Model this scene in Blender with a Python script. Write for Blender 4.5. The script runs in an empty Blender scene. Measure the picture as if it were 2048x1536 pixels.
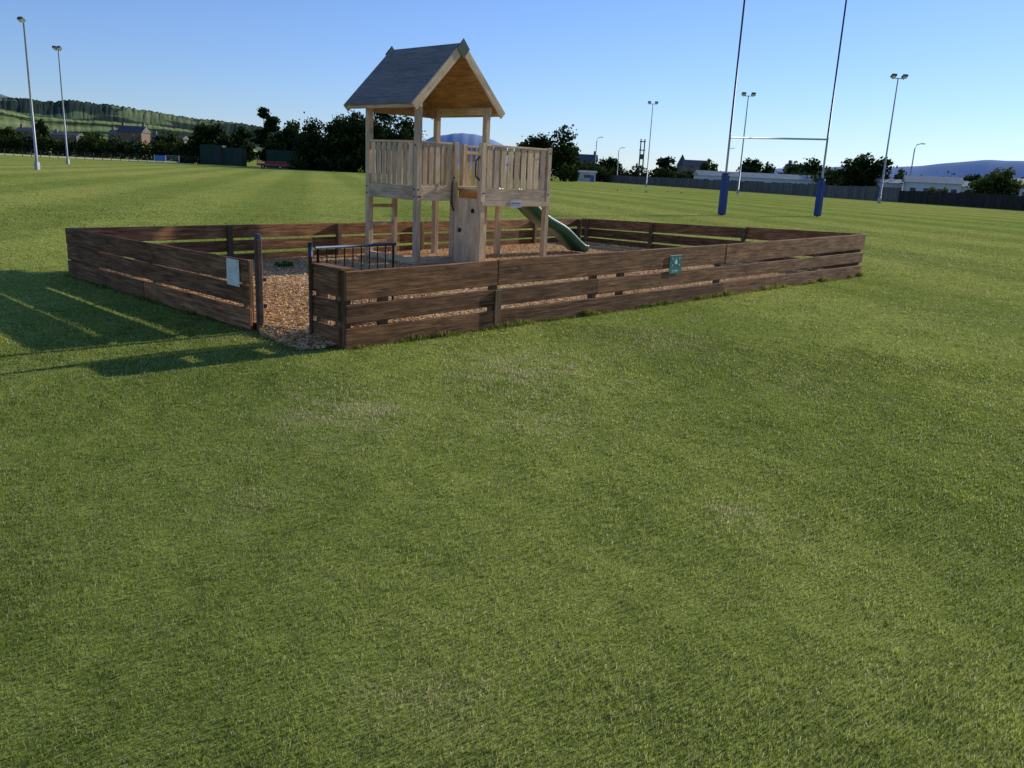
import bpy, math, random
import numpy as np
from mathutils import Vector, Matrix
random.seed(7); rng=np.random.default_rng(7)
S=bpy.context.scene; COL=S.collection
F=1650.0; EH=1.6; TH=math.atan(425.5/1650); RO=0.047
cT,sT,cR,sR=math.cos(TH),math.sin(TH),math.cos(RO),math.sin(RO)
def P(x,y,z=0.0):
    dx,dy=x-1024,y-768
    xl=(dx*cR+dy*sR)/F; yl=(dy*cR-dx*sR)/F
    d=(xl, cT-yl*sT, -sT-yl*cT)
    t=(z-EH)/d[2]
    return Vector((d[0]*t,d[1]*t,z))
def proj(X,Y,z):
    w=z-EH; d=Y*cT-w*sT; up=Y*sT+w*cT
    return 1024+F*(X*cR+up*sR)/d, 768-F*(-X*sR+up*cR)/d
def at(x,D,z=0.0):
    w=z-EH; d=D*cT-w*sT; yl=-(D*sT+w*cT)/d*F
    xl=(x-1024+yl*sR)/cR
    return Vector((xl*d/F,D,z))
def zat(X,Y,y):
    k=y-768
    w=(F*X*sR-F*cR*Y*sT-k*Y*cT)/(F*cR*cT-k*sT)
    return EH+w
# ---------------------------------------------------------------- mesh builder
class MB:
    def __init__(s): s.v=[];s.f=[];s.uv=[];s.t=[];s.sm=[]
    def box(s,c,X,Y,Z,sx,sy,sz,tone=None):
        X=Vector(X).normalized();Y=Vector(Y).normalized();Z=Vector(Z).normalized();c=Vector(c)
        b=len(s.v); hx,hy,hz=sx/2,sy/2,sz/2
        for i in (-1,1):
            for j in (-1,1):
                for k in (-1,1):
                    s.v.append(c+X*hx*i+Y*hy*j+Z*hz*k)
        tone=random.random() if tone is None else tone
        o1,o2=random.uniform(0,50),random.uniform(0,50)
        def q(ids,uvs):
            s.f.append([b+i for i in ids]); s.uv+= [(u+o1,v+o2) for u,v in uvs]; s.t.append(tone); s.sm.append(False)
        q((0,4,5,1),((0,0),(sx,0),(sx,sz),(0,sz)))
        q((2,3,7,6),((0,.5),(0,.5+sz),(sx,.5+sz),(sx,.5)))
        q((0,2,6,4),((0,1),(0,1+sy),(sx,1+sy),(sx,1)))
        q((1,5,7,3),((0,1.5),(sx,1.5),(sx,1.5+sy),(0,1.5+sy)))
        q((0,1,3,2),((0,2),(sz*.2,2),(sz*.2,2+sy),(0,2+sy)))
        q((4,6,7,5),((3,2),(3,2+sy),(3+sz*.2,2+sy),(3+sz*.2,2)))
        return s
    def beam(s,a,b,w,h,tone=None,side=None):
        a=Vector(a);b=Vector(b);d=b-a;L=d.length;d.normalize()
        if side is None:
            side=d.cross(Vector((0,0,1)))
            if side.length<1e-4: side=Vector((0,1,0))
        side=Vector(side).normalized(); up=side.cross(d).normalized()
        side=d.cross(up).normalized()
        return s.box((a+b)/2,d,side,up,L,w,h,tone)
    def tube(s,pts,r,n=10,r1=None,tone=.5):
        pts=[Vector(p) for p in pts]; b=len(s.v); m=len(pts)
        for i,p in enumerate(pts):
            d=(pts[min(i+1,m-1)]-pts[max(i-1,0)]).normalized()
            a=Vector((0,0,1)) if abs(d.z)<.9 else Vector((1,0,0))
            x=d.cross(a).normalized(); y=d.cross(x)
            rr=r if r1 is None else r+(r1-r)*i/(m-1)
            for k in range(n):
                an=2*math.pi*k/n
                s.v.append(p+x*rr*math.cos(an)+y*rr*math.sin(an))
        for i in range(m-1):
            for k in range(n):
                k2=(k+1)%n
                s.f.append([b+i*n+k,b+i*n+k2,b+(i+1)*n+k2,b+(i+1)*n+k])
                s.uv+=[(i,k*.1),(i,k*.1+.1),(i+1,k*.1+.1),(i+1,k*.1)]; s.t.append(tone); s.sm.append(True)
        for e,rev in ((0,True),(m-1,False)):
            ids=[b+e*n+k for k in range(n)]
            if not rev: ids=ids[::-1]
            s.f.append(ids); s.uv+=[(0,0)]*n; s.t.append(tone); s.sm.append(False)
        return s
    def prism(s,poly,off,tone=.5):
        poly=[Vector(p) for p in poly]; off=Vector(off); n=len(poly); b=len(s.v)
        s.v+=poly; s.v+=[p+off for p in poly]
        def add(ids):
            s.f.append(ids); s.t.append(tone); s.sm.append(False)
            for i in ids:
                p=s.v[i]; s.uv.append((p.x+p.y,p.z))
        add([b+i for i in range(n)][::-1]); add([b+n+i for i in range(n)])
        for i in range(n):
            j=(i+1)%n; add([b+i,b+j,b+n+j,b+n+i])
        return s
    def blob(s,c,r,tone=.5,jit=.15,sub=2):
        import bmesh
        bm=bmesh.new(); bmesh.ops.create_icosphere(bm,subdivisions=sub,radius=1)
        b=len(s.v); bm.verts.ensure_lookup_table()
        for v in bm.verts:
            k=1+random.uniform(-jit,jit)
            s.v.append(Vector(c)+Vector((v.co.x*r[0]*k,v.co.y*r[1]*k,v.co.z*r[2]*k)))
        for f in bm.faces:
            s.f.append([b+v.index for v in f.verts]); s.uv+=[(0,0)]*3; s.t.append(tone); s.sm.append(True)
        bm.free(); return s
    def build(s,name,mat,parent=None,bevel=0):
        me=bpy.data.meshes.new(name); me.from_pydata([tuple(v) for v in s.v],[],s.f)
        uv=me.uv_layers.new(name='UVMap'); uv.data.foreach_set('uv',np.array(s.uv,dtype=np.float32).ravel())
        a=me.attributes.new('tone','FLOAT','FACE'); a.data.foreach_set('value',np.array(s.t,dtype=np.float32))
        me.polygons.foreach_set('use_smooth',s.sm)
        me.update(); me.materials.append(mat)
        o=bpy.data.objects.new(name,me); COL.objects.link(o)
        if parent: o.parent=parent
        if bevel:
            m=o.modifiers.new('bevel','BEVEL'); m.width=bevel; m.segments=1; m.limit_method='ANGLE'
        return o
def tag(o,label=None,cat=None,group=None,kind=None):
    if label:o['label']=label
    if cat:o['category']=cat
    if group:o['group']=group
    if kind:o['kind']=kind
    return o
def empty(name,loc,rz,label,cat,group=None):
    o=bpy.data.objects.new(name,None); COL.objects.link(o); o.empty_display_size=.2
    o.location=loc; o.rotation_euler=(0,0,rz); return tag(o,label,cat,group)
# ---------------------------------------------------------------- materials
def newmat(name):
    m=bpy.data.materials.new(name); m.use_nodes=True; nt=m.node_tree; nt.nodes.clear()
    out=nt.nodes.new('ShaderNodeOutputMaterial'); return m,nt,out
def N(nt,t,**k):
    n=nt.nodes.new(t)
    for a,b in k.items():
        if a in n.inputs.keys(): n.inputs[a].default_value=b
        else: setattr(n,a,b)
    return n
def ramp(nt,fac,stops):
    r=nt.nodes.new('ShaderNodeValToRGB'); e=r.color_ramp.elements
    while len(e)<len(stops): e.new(.5)
    for i,(p,c) in enumerate(stops): e[i].position=p; e[i].color=(*c,1)
    nt.links.new(fac,r.inputs[0]); return r.outputs[0]
def mix(nt,fac,a,b,mode='MIX'):
    m=nt.nodes.new('ShaderNodeMix'); m.data_type='RGBA'; m.blend_type=mode
    for s,v in ((m.inputs[0],fac),(m.inputs[6],a),(m.inputs[7],b)):
        if isinstance(v,(int,float)): s.default_value=v
        elif isinstance(v,tuple): s.default_value=(*v,1)
        else: nt.links.new(v,s)
    return m.outputs[2]
def wood(name,dark,mid,light,rough=.85,grain=45,knot=.6,lo=.72,bump=.6,blotch=.55,hi=1.2):
    m,nt,out=newmat(name); L=nt.links.new
    uv=N(nt,'ShaderNodeUVMap',uv_map='UVMap')
    mp=N(nt,'ShaderNodeMapping'); mp.inputs['Scale'].default_value=(2.2,grain,1); L(uv.outputs[0],mp.inputs[0])
    n1=N(nt,'ShaderNodeTexNoise',Scale=1.0,Detail=7.0,Roughness=.7,Distortion=.6); L(mp.outputs[0],n1.inputs['Vector'])
    mp2=N(nt,'ShaderNodeMapping'); mp2.inputs['Scale'].default_value=(2.2,6,1); L(uv.outputs[0],mp2.inputs[0])
    n2=N(nt,'ShaderNodeTexNoise',Scale=1.0,Detail=6.0,Roughness=.72); L(mp2.outputs[0],n2.inputs['Vector'])
    c=ramp(nt,n1.outputs[0],[(.30,dark),(.5,mid),(.70,light)])
    c2=ramp(nt,n2.outputs[0],[(.33,(blotch,blotch*.96,blotch*.93)),(.62,(1.2,1.16,1.12))])
    c=mix(nt,1.0,c,c2,'MULTIPLY')
    vo=N(nt,'ShaderNodeTexVoronoi',Scale=1.0)
    mp3=N(nt,'ShaderNodeMapping'); mp3.inputs['Scale'].default_value=(2.6,9,1); L(uv.outputs[0],mp3.inputs[0]); L(mp3.outputs[0],vo.inputs['Vector'])
    kn=ramp(nt,vo.outputs['Distance'],[(.05,(.35,.28,.24)),(.16,(1,1,1))])
    c=mix(nt,knot,c,kn,'MULTIPLY')
    at_=N(nt,'ShaderNodeAttribute',attribute_name='tone')
    tr=ramp(nt,at_.outputs['Fac'],[(0,(lo,lo,lo+.02)),(1,(hi,hi*.98,hi*.94))])
    c=mix(nt,1.0,c,tr,'MULTIPLY')
    b=N(nt,'ShaderNodeBsdfPrincipled',Roughness=rough); L(c,b.inputs['Base Color']); b.inputs['Specular IOR Level'].default_value=.2
    bp=N(nt,'ShaderNodeBump',Strength=bump,Distance=.008); L(n1.outputs[0],bp.inputs['Height']); L(bp.outputs[0],b.inputs['Normal'])
    L(b.outputs[0],out.inputs[0]); return m
def plain(name,col,rough=.6,metal=0.,var=.25,scale=4.,bump=0.):
    m,nt,out=newmat(name); L=nt.links.new
    tc=N(nt,'ShaderNodeTexCoord'); n=N(nt,'ShaderNodeTexNoise',Scale=scale,Detail=5.0,Roughness=.6); L(tc.outputs['Object'],n.inputs['Vector'])
    c=ramp(nt,n.outputs[0],[(.3,tuple(x*(1-var) for x in col)),(.7,tuple(min(1,x*(1+var)) for x in col))])
    b=N(nt,'ShaderNodeBsdfPrincipled',Roughness=rough,Metallic=metal); L(c,b.inputs['Base Color'])
    if bump:
        bp=N(nt,'ShaderNodeBump',Strength=bump,Distance=.01); L(n.outputs[0],bp.inputs['Height']); L(bp.outputs[0],b.inputs['Normal'])
    L(b.outputs[0],out.inputs[0]); return m
def leafmat(name,stops,trans=.35,attr='tone'):
    m,nt,out=newmat(name); L=nt.links.new
    a=N(nt,'ShaderNodeAttribute',attribute_name=attr)
    c=ramp(nt,a.outputs['Fac'],stops)
    d=N(nt,'ShaderNodeBsdfDiffuse'); t=N(nt,'ShaderNodeBsdfTranslucent'); x=N(nt,'ShaderNodeMixShader'); x.inputs[0].default_value=trans
    L(c,d.inputs[0]);L(c,t.inputs[0]);L(d.outputs[0],x.inputs[1]);L(t.outputs[0],x.inputs[2]);L(x.outputs[0],out.inputs[0]); return m
M={}
M['fence']=wood('fence_wood',(.055,.026,.012),(.26,.122,.052),(.48,.28,.145),grain=34,knot=.75,lo=.6,bump=1.0,blotch=.52)
M['post']=wood('fence_post_wood',(.08,.048,.026),(.20,.13,.07),(.33,.24,.14))
M['tower']=wood('tower_wood',(.34,.26,.155),(.57,.455,.285),(.70,.58,.40),grain=50,knot=.45,lo=.82,blotch=.72)
M['slat']=wood('slat_wood',(.36,.27,.16),(.62,.495,.305),(.75,.62,.43),grain=50,knot=.55,lo=.76,blotch=.7)
M['roof']=wood('roof_wood',(.13,.125,.115),(.20,.19,.175),(.28,.265,.245),grain=40,knot=.3,lo=.9,blotch=.85,hi=1.08)
M['ply']=wood('plywood',(.36,.21,.09),(.50,.31,.14),(.60,.40,.20),grain=18,knot=.2)
M['wall']=wood('climbing_ply',(.36,.29,.18),(.50,.405,.265),(.60,.50,.34),grain=12,knot=.2,lo=.9,blotch=.75)
M['green_pl']=plain('green_plastic',(.008,.095,.052),.32,var=.12)
M['cap']=plain('green_cap',(.006,.06,.03),.7,var=.15)
M['black']=plain('black_metal',(.012,.013,.016),.6,.1)
M['bluemetal']=plain('blue_worn_metal',(.025,.05,.10),.6,.1,var=.6,scale=14)
M['darkpost']=plain('dark_creosote',(.09,.05,.03),.9,var=.5,scale=9,bump=.5)
M['galv']=plain('galvanised',(.34,.36,.38),.5,.2,scale=2)
M['goalw']=plain('goal_post_paint',(.38,.42,.48),.55,var=.1)
M['whitepaint']=plain('white_paint',(.72,.73,.74),.45,var=.08)
M['navy']=plain('navy_paint',(.03,.045,.09),.5)
M['pad']=plain('blue_pad',(.016,.042,.19),.6,var=.25,scale=3,bump=.3)
M['signgreen']=plain('sign_green',(.008,.16,.12),.45,var=.12)
M['signwhite']=plain('sign_white',(.70,.76,.75),.5,var=.08)
M['signpale']=plain('sign_faded',(.66,.66,.56),.5,var=.2,scale=9)
M['plate']=plain('plate_grey',(.45,.47,.52),.5,var=.1)
M['cont']=plain('container_green',(.012,.045,.022),.8,var=.3,scale=.7)
M['brick']=plain('brick',(.17,.105,.08),.9,scale=1.5)
M['stone']=plain('stone_render',(.17,.145,.125),.9,scale=1)
M['cream']=plain('cream_render',(.62,.62,.60),.8,var=.08,scale=.6)
M['slate']=plain('slate',(.07,.07,.078),.7,scale=1.5)
M['paleroof']=plain('pale_roof',(.24,.28,.27),.6,scale=.8)
M['glass']=plain('dark_glass',(.03,.04,.05),.15,var=.1)
M['red']=plain('red_paint',(.42,.03,.04),.5,var=.3)
M['bluep']=plain('blue_panel',(.05,.16,.42),.5,var=.2)
M['greyfence']=wood('grey_fence',(.09,.083,.075),(.16,.15,.135),(.22,.205,.185))
M['darkfence']=wood('dark_fence',(.02,.018,.017),(.045,.038,.034),(.08,.068,.06))
M['bark']=plain('bark',(.05,.038,.028),.95,var=.4,scale=3,bump=.5)
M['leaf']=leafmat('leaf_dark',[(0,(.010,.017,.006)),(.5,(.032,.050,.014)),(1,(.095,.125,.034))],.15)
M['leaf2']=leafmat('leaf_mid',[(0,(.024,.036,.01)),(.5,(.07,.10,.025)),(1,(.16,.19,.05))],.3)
M['bird']=plain('bird_feather',(.02,.02,.024),.7)
# ground
STR=math.radians(-14)
def ground_mat():
    m,nt,out=newmat('lawn'); L=nt.links.new
    g=N(nt,'ShaderNodeNewGeometry'); pos=g.outputs['Position']
    n1=N(nt,'ShaderNodeTexNoise',Scale=85.,Detail=6.,Roughness=.8); L(pos,n1.inputs['Vector'])
    n2=N(nt,'ShaderNodeTexNoise',Scale=.9,Detail=5.,Roughness=.6); L(pos,n2.inputs['Vector'])
    n3=N(nt,'ShaderNodeTexNoise',Scale=.035,Detail=4.); L(pos,n3.inputs['Vector'])
    n4=N(nt,'ShaderNodeTexNoise',Scale=4.5,Detail=6.,Roughness=.75); L(pos,n4.inputs['Vector'])
    c=ramp(nt,n1.outputs[0],[(.36,(.055,.068,.016)),(.52,(.29,.345,.078)),(.70,(.54,.56,.21))])
    c=mix(nt,1.,c,ramp(nt,n2.outputs[0],[(.3,(.80,.84,.77)),(.7,(1.17,1.12,1.15))]),'MULTIPLY')
    c=mix(nt,1.,c,ramp(nt,n3.outputs[0],[(.35,(.86,.93,.78)),(.65,(1.2,1.09,1.12))]),'MULTIPLY')
    c=mix(nt,1.,c,ramp(nt,n4.outputs[0],[(.3,(.76,.80,.74)),(.7,(1.22,1.17,1.22))]),'MULTIPLY')
    mp=N(nt,'ShaderNodeMapping'); mp.inputs['Rotation'].default_value=(0,0,STR); L(pos,mp.inputs[0])
    sx=N(nt,'ShaderNodeSeparateXYZ'); L(mp.outputs[0],sx.inputs[0])
    ml=N(nt,'ShaderNodeMath',operation='MULTIPLY'); ml.inputs[1].default_value=2*math.pi/5.2; L(sx.outputs[0],ml.inputs[0])
    sn=N(nt,'ShaderNodeMath',operation='SINE'); L(ml.outputs[0],sn.inputs[0])
    mr=N(nt,'ShaderNodeMapRange'); mr.inputs[1].default_value=-.5; mr.inputs[2].default_value=.5; L(sn.outputs[0],mr.inputs[0])
    c=mix(nt,1.,c,ramp(nt,mr.outputs[0],[(0,(.87,.91,.87)),(1,(1.13,1.09,1.11))]),'MULTIPLY')
    b=N(nt,'ShaderNodeBsdfDiffuse'); L(c,b.inputs[0])
    bp=N(nt,'ShaderNodeBump',Strength=.7,Distance=.02); L(n1.outputs[0],bp.inputs['Height']); L(bp.outputs[0],b.inputs['Normal'])
    L(b.outputs[0],out.inputs[0]); return m
def hill_mat(name,stops,scale,det=6.,ys=1.):
    m,nt,out=newmat(name); L=nt.links.new
    g=N(nt,'ShaderNodeNewGeometry'); mp=N(nt,'ShaderNodeMapping'); mp.inputs['Scale'].default_value=(scale,scale*ys,scale*.3); L(g.outputs['Position'],mp.inputs[0])
    n=N(nt,'ShaderNodeTexNoise',Scale=1.,Detail=det,Roughness=.6); L(mp.outputs[0],n.inputs['Vector'])
    c=ramp(nt,n.outputs[0],stops)
    b=N(nt,'ShaderNodeBsdfDiffuse'); L(c,b.inputs[0]); L(b.outputs[0],out.inputs[0]); return m
def sheet(name,pts,z,mat):
    me=bpy.data.meshes.new(name); me.from_pydata([(p[0],p[1],z) for p in pts],[],[list(range(len(pts)))]); me.materials.append(mat)
    o=bpy.data.objects.new(name,me); COL.objects.link(o); return o
gr=sheet('ground',[(-16000,-2000),(16000,-2000),(16000,16000),(-16000,16000)],0,ground_mat()); tag(gr,kind='structure')
ff=sheet('far_field',[at(-400,172),at(395,172),at(395,222),at(-400,236)],.02,hill_mat('pale_meadow',[(.35,(.42,.41,.17)),(.65,(.62,.57,.30))],.08)); tag(ff,kind='structure')
# ---------------------------------------------------------------- playground outline
C0=P(682,697); C1=P(1712,551); CL=P(150,551); CB=P(1158,488)
U=(C1-C0).normalized(); ANG=math.atan2(U.y,U.x); V=Vector((-U.y,U.x,0))
S1=C0+V*.40; L1=P(514,662)
BED=.07
def chipmat():
    m,nt,out=newmat('wood_chip_bed'); L=nt.links.new
    g=N(nt,'ShaderNodeNewGeometry')
    v=N(nt,'ShaderNodeTexVoronoi',Scale=50.); L(g.outputs['Position'],v.inputs['Vector'])
    c=ramp(nt,v.outputs['Color'],[(.1,(.28,.15,.055)),(.5,(.62,.38,.165)),(.9,(.80,.58,.31))])
    b=N(nt,'ShaderNodeBsdfPrincipled',Roughness=.9); L(c,b.inputs['Base Color'])
    bp=N(nt,'ShaderNodeBump',Strength=.8,Distance=.02); L(v.outputs['Distance'],bp.inputs['Height']); L(bp.outputs[0],b.inputs['Normal']); L(b.outputs[0],out.inputs[0]); return m
LIPa=L1+Vector((.10,-.20,0)); LIPb=S1+Vector((-.02,-.46,0))
verts=[C0+V*.02,C1,CB,CL,L1,S1,LIPa,LIPb]
me=bpy.data.meshes.new('chip_bed')
me.from_pydata([(p.x,p.y,BED) for p in verts[:6]]+[(LIPa.x,LIPa.y,.004),(LIPb.x,LIPb.y,.004)],[],[[0,1,2,3,4,5],[5,4,6,7]])
me.materials.append(chipmat()); cb=bpy.data.objects.new('chip_bed',me); COL.objects.link(cb); tag(cb,kind='structure')
def inpoly(x,y,pl):
    r=np.zeros(x.shape,bool); n=len(pl)
    for i in range(n):
        a,b=pl[i],pl[(i+1)%n]
        c=((a.y>y)!=(b.y>y))&(x<(b.x-a.x)*(y-a.y)/(b.y-a.y+1e-12)+a.x); r^=c
    return r
def npmesh(name,co,faces_n,k,mat,col=None,tone=None):
    me=bpy.data.meshes.new(name); me.vertices.add(len(co)); me.vertices.foreach_set('co',co.astype(np.float32).ravel())
    nl=sum(f.size for f in faces_n); npoly=sum(len(f) for f in faces_n)
    me.loops.add(nl); me.loops.foreach_set('vertex_index',np.concatenate([f.ravel() for f in faces_n]).astype(np.int32))
    me.polygons.add(npoly)
    ls=[];o=0
    for f in faces_n:
        ls.append(o+np.arange(len(f))*f.shape[1]); o+=f.size
    me.polygons.foreach_set('loop_start',np.concatenate(ls).astype(np.int32))
    me.update(calc_edges=True)
    if tone is not None:
        a=me.attributes.new('tone','FLOAT','FACE'); a.data.foreach_set('value',tone.astype(np.float32))
    if col is not None:
        a=me.attributes.new('gcol','FLOAT_COLOR','FACE'); a.data.foreach_set('color',col.astype(np.float32).ravel())
    me.materials.append(mat)
    ob=bpy.data.objects.new(name,me); COL.objects.link(ob); return ob
n=130000
mn=np.array([min(p.x for p in verts),min(p.y for p in verts)]); mx=np.array([max(p.x for p in verts),max(p.y for p in verts)])
a1=np.stack([rng.uniform(mn[0],mx[0],n*2),rng.uniform(mn[1],mx[1],n*2)],1)
a2=np.stack([rng.uniform(-4.5,-1.0,110000),rng.uniform(6.6,10.5,110000)],1)
q=np.concatenate([a1,a2]); full=[C0,C1,CB,CL,L1,LIPa,LIPb]
q=q[inpoly(q[:,0],q[:,1],full)]
mid_=(LIPa+LIPb)/2
a3=np.stack([rng.normal(mid_.x,.22,90),rng.normal(mid_.y-.03,.08,90)],1)
q=np.concatenate([q,a3])
inbed=inpoly(q[:,0],q[:,1],[C0,C1,CB,CL,L1,S1])
dl=(np.array([(S1-L1).x,(S1-L1).y])); nn=np.array([-dl[1],dl[0]])/np.hypot(*dl)
dist=np.abs((q[:,0]-L1.x)*nn[0]+(q[:,1]-L1.y)*nn[1])
zz=np.where(inbed,BED,np.clip(BED*(1-dist/.3),.006,BED))+rng.uniform(.0,.016,len(q))
def flakes(q,zz,lmin,lmax):
    m=len(q); yaw=rng.uniform(0,2*np.pi,m); pit=rng.normal(0,.3,m); rol=rng.normal(0,.35,m)
    l=rng.uniform(lmin,lmax,m)/2; w=l*rng.uniform(.25,.7,m)
    dx=np.stack([np.cos(yaw)*np.cos(pit),np.sin(yaw)*np.cos(pit),np.sin(pit)],1)
    sd=np.stack([-np.sin(yaw)*np.cos(rol),np.cos(yaw)*np.cos(rol),np.sin(rol)],1)
    c=np.stack([q[:,0],q[:,1],zz],1)
    co=np.empty((m,4,3)); co[:,0]=c-dx*l[:,None]-sd*w[:,None]; co[:,1]=c+dx*l[:,None]-sd*w[:,None]*.8; co[:,2]=c+dx*l[:,None]*.9+sd*w[:,None]; co[:,3]=c-dx*l[:,None]+sd*w[:,None]*.7
    return co.reshape(-1,3),np.arange(m*4).reshape(m,4)
co,fc=flakes(q,zz,.012,.038)
M['chips']=leafmat('wood_chip_flakes',[(0,(.28,.135,.045)),(.3,(.64,.37,.145)),(.7,(.88,.58,.27)),(1,(.93,.76,.47))],.12)
tag(npmesh('wood_chips',co,[fc],4,M['chips'],tone=rng.random(len(q))),'orange brown loose wood chips spread inside the low timber fence','wood chips',kind='stuff')
# ---------------------------------------------------------------- grass
ph=rng.uniform(0,6.28,24); kd=rng.uniform(0,6.28,24)
def nz(x,y,s,o=0):
    r=0
    for i in range(6):
        j=(i+o)%24; fr=s*(1.55**i); r=r+np.sin((x*np.cos(kd[j])+y*np.sin(kd[j]))*fr+ph[j]+1.3*np.sin((x*np.sin(kd[j]*1.7)-y*np.cos(kd[j]*1.7))*fr*.7+ph[(j+5)%24]))*(.72**i)
    return r/2.4
dry=[(650,835,.40,1.1),(740,822,.30,.8),(1060,738,.6,.7),(1000,748,.35,.5),(470,1020,.30,.45),(1470,1035,.13,1.2),(1330,685,.55,.5),(1600,770,.4,.45),(720,1395,.1,.8),(1930,640,1.2,.5),(1080,846,.35,.5),(880,1390,.16,.6),(1850,520,2.2,.4)]
dryw=[(P(a,b),r,k) for a,b,r,k in dry]
holes=[(P(a,b),r) for a,b,r in [(288,926,.045),(1212,1212,.065),(1465,967,.06),(1325,892,.04),(790,968,.045),(1735,1100,.05),(645,888,.05),(1700,1165,.03)]]
def grass_cols(x,y,m):
    big=nz(x,y,.55,3); med=nz(x,y,3.2,9); sml=nz(x,y,14,17); tin=nz(x,y,45,11)
    g=np.clip(.46+.20*big+.20*med+.22*sml+.14*tin+rng.normal(0,.26,m),0,1)[:,None]
    c=np.array([.105,.155,.022])*(1-g)+np.array([.53,.575,.125])*g
    ps=.10+.10*np.clip(nz(x,y,1.1,14),0,2)+.07*np.clip(nz(x,y,6,1),0,1)
    for p,r,k in dryw:
        d=np.hypot((x-p.x),(y-p.y)*.8)/r; ps=ps+k*np.exp(-d*d)*(0.5+.75*nz(x,y,16,5))
    s=rng.random(m)<ps
    st=np.array([.70,.61,.35])*rng.uniform(.4,1.1,(m,1))
    c=np.where(s[:,None],st,c)
    xr=x*math.cos(STR)-y*math.sin(STR)
    stp=np.clip(np.sin(xr*2*math.pi/5.2)/.5,-1,1)
    c=c*(1+.09*stp)[:,None]
    hd=np.ones(m)
    for p,r in holes:
        hd=np.minimum(hd,np.clip(np.hypot(x-p.x,y-p.y)/r-.4+rng.normal(0,.25,m),.0,1))
    return np.concatenate([c*(.2+.8*hd)[:,None],np.ones((m,1))],1),hd,s
def sample(N_,r0,r1,pw,half=44):
    u=rng.random(N_); e=1-pw
    r=(r0**e+u*(r1**e-r0**e))**(1/e); a=np.radians(rng.uniform(-half,half,N_))
    x=r*np.sin(a); y=r*np.cos(a)
    k=~inpoly(x,y,full); return x[k],y[k],r[k]
def blades5(x,y,L,W,lean=(.1,.75)):
    m=len(x); yaw=rng.uniform(0,2*np.pi,m); ld=yaw+rng.normal(0,.8,m)+np.pi/2
    le=rng.uniform(*lean,m)
    h=L*np.sqrt(np.clip(1-le*le*.8,.1,1)); off=L*le
    sx,sy=np.cos(yaw)*W/2,np.sin(yaw)*W/2; lx,ly=np.cos(ld)*off,np.sin(ld)*off
    co=np.empty((m,5,3))
    z0=np.full(m,-.002)
    co[:,0]=np.stack([x-sx,y-sy,z0],1); co[:,1]=np.stack([x+sx,y+sy,z0],1)
    co[:,2]=np.stack([x+sx*.8+lx*.42,y+sy*.8+ly*.42,h*.58],1); co[:,3]=np.stack([x-sx*.8+lx*.42,y-sy*.8+ly*.42,h*.58],1)
    co[:,4]=np.stack([x+lx,y+ly,h],1)
    b=np.arange(m)[:,None]*5
    return co.reshape(-1,3),b+np.array([[0,1,2,3]]),b+np.array([[3,2,4]])
def grassmat():
    m,nt,out=newmat('grass_blades'); L=nt.links.new
    a=N(nt,'ShaderNodeAttribute',attribute_name='gcol')
    d=N(nt,'ShaderNodeBsdfDiffuse'); t=N(nt,'ShaderNodeBsdfTranslucent'); x=N(nt,'ShaderNodeMixShader'); x.inputs[0].default_value=.42
    L(a.outputs['Color'],d.inputs[0]);L(a.outputs['Color'],t.inputs[0]);L(d.outputs[0],x.inputs[1]);L(t.outputs[0],x.inputs[2])
    L(x.outputs[0],out.inputs[0]); return m
x,y,r=sample(480000,1.5,9,.2)
m=len(x); col,hd,s=grass_cols(x,y,m)
L_=rng.uniform(.007,.019,m)*(1+.22*nz(x,y,2.5,7)+.25*nz(x,y,14,2))*np.where(s,1.1,1)*(.2+.8*hd); W_=rng.uniform(.0015,.0029,m)*np.clip(r/3,1,3)
co1,f4,f3=blades5(x,y,L_,W_)
tx=[];ty=[];tl=[]
def tufts(a,b,n_,out_,lm):
    t=rng.random(n_); o=np.abs(rng.normal(0,.05,n_)); d=(b-a); nrm=Vector((d.y,-d.x,0)).normalized()*out_
    clump=np.clip(.38+.7*nz(t*d.length,t*0+3,5,2),.12,1.15)
    tx.append(a.x+d.x*t+nrm.x*(o+.02)); ty.append(a.y+d.y*t+nrm.y*(o+.02)); tl.append(rng.uniform(.03,lm,n_)*clump)
tufts(C0,C1,26000,1,.12); tufts(L1,CL,7000,-1,.09); tufts(CL,CB,7000,-1,.09); tufts(C1,CB,6000,1,.09); tufts(LIPa,LIPb,400,1,.035); tufts(C0,S1,900,-1,.08)
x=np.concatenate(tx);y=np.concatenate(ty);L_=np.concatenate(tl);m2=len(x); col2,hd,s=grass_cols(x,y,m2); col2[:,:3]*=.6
co2,g4,g3=blades5(x,y,L_,rng.uniform(.003,.006,m2)*np.clip(np.hypot(x,y)/7,1,2),(.1,.7))
k=len(co1); co=np.concatenate([co1,co2]); f4=np.concatenate([f4,g4+k]); f3=np.concatenate([f3,g3+k])
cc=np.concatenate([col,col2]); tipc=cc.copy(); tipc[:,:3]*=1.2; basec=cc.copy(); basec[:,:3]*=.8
gm=grassmat()
x,y,r=sample(330000,8,60,.75); m=len(x); col3,hd,s=grass_cols(x,y,m)
yaw=rng.uniform(0,2*np.pi,m); W_=.0045*np.clip(r/3,1,8); L_=rng.uniform(.008,.02,m); le=rng.uniform(-.03,.03,(m,2))
co3=np.empty((m,3,3)); co3[:,0]=np.stack([x-np.cos(yaw)*W_/2,y-np.sin(yaw)*W_/2,x*0-.002],1); co3[:,1]=np.stack([x+np.cos(yaw)*W_/2,y+np.sin(yaw)*W_/2,x*0-.002],1); co3[:,2]=np.stack([x+le[:,0],y+le[:,1],L_],1)
k=len(co); co=np.concatenate([co,co3.reshape(-1,3)]); t3=np.arange(m*3).reshape(m,3)+k
gob=npmesh('grass',co,[f4,f3,t3],0,gm,col=np.concatenate([basec,tipc,col3]))
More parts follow.
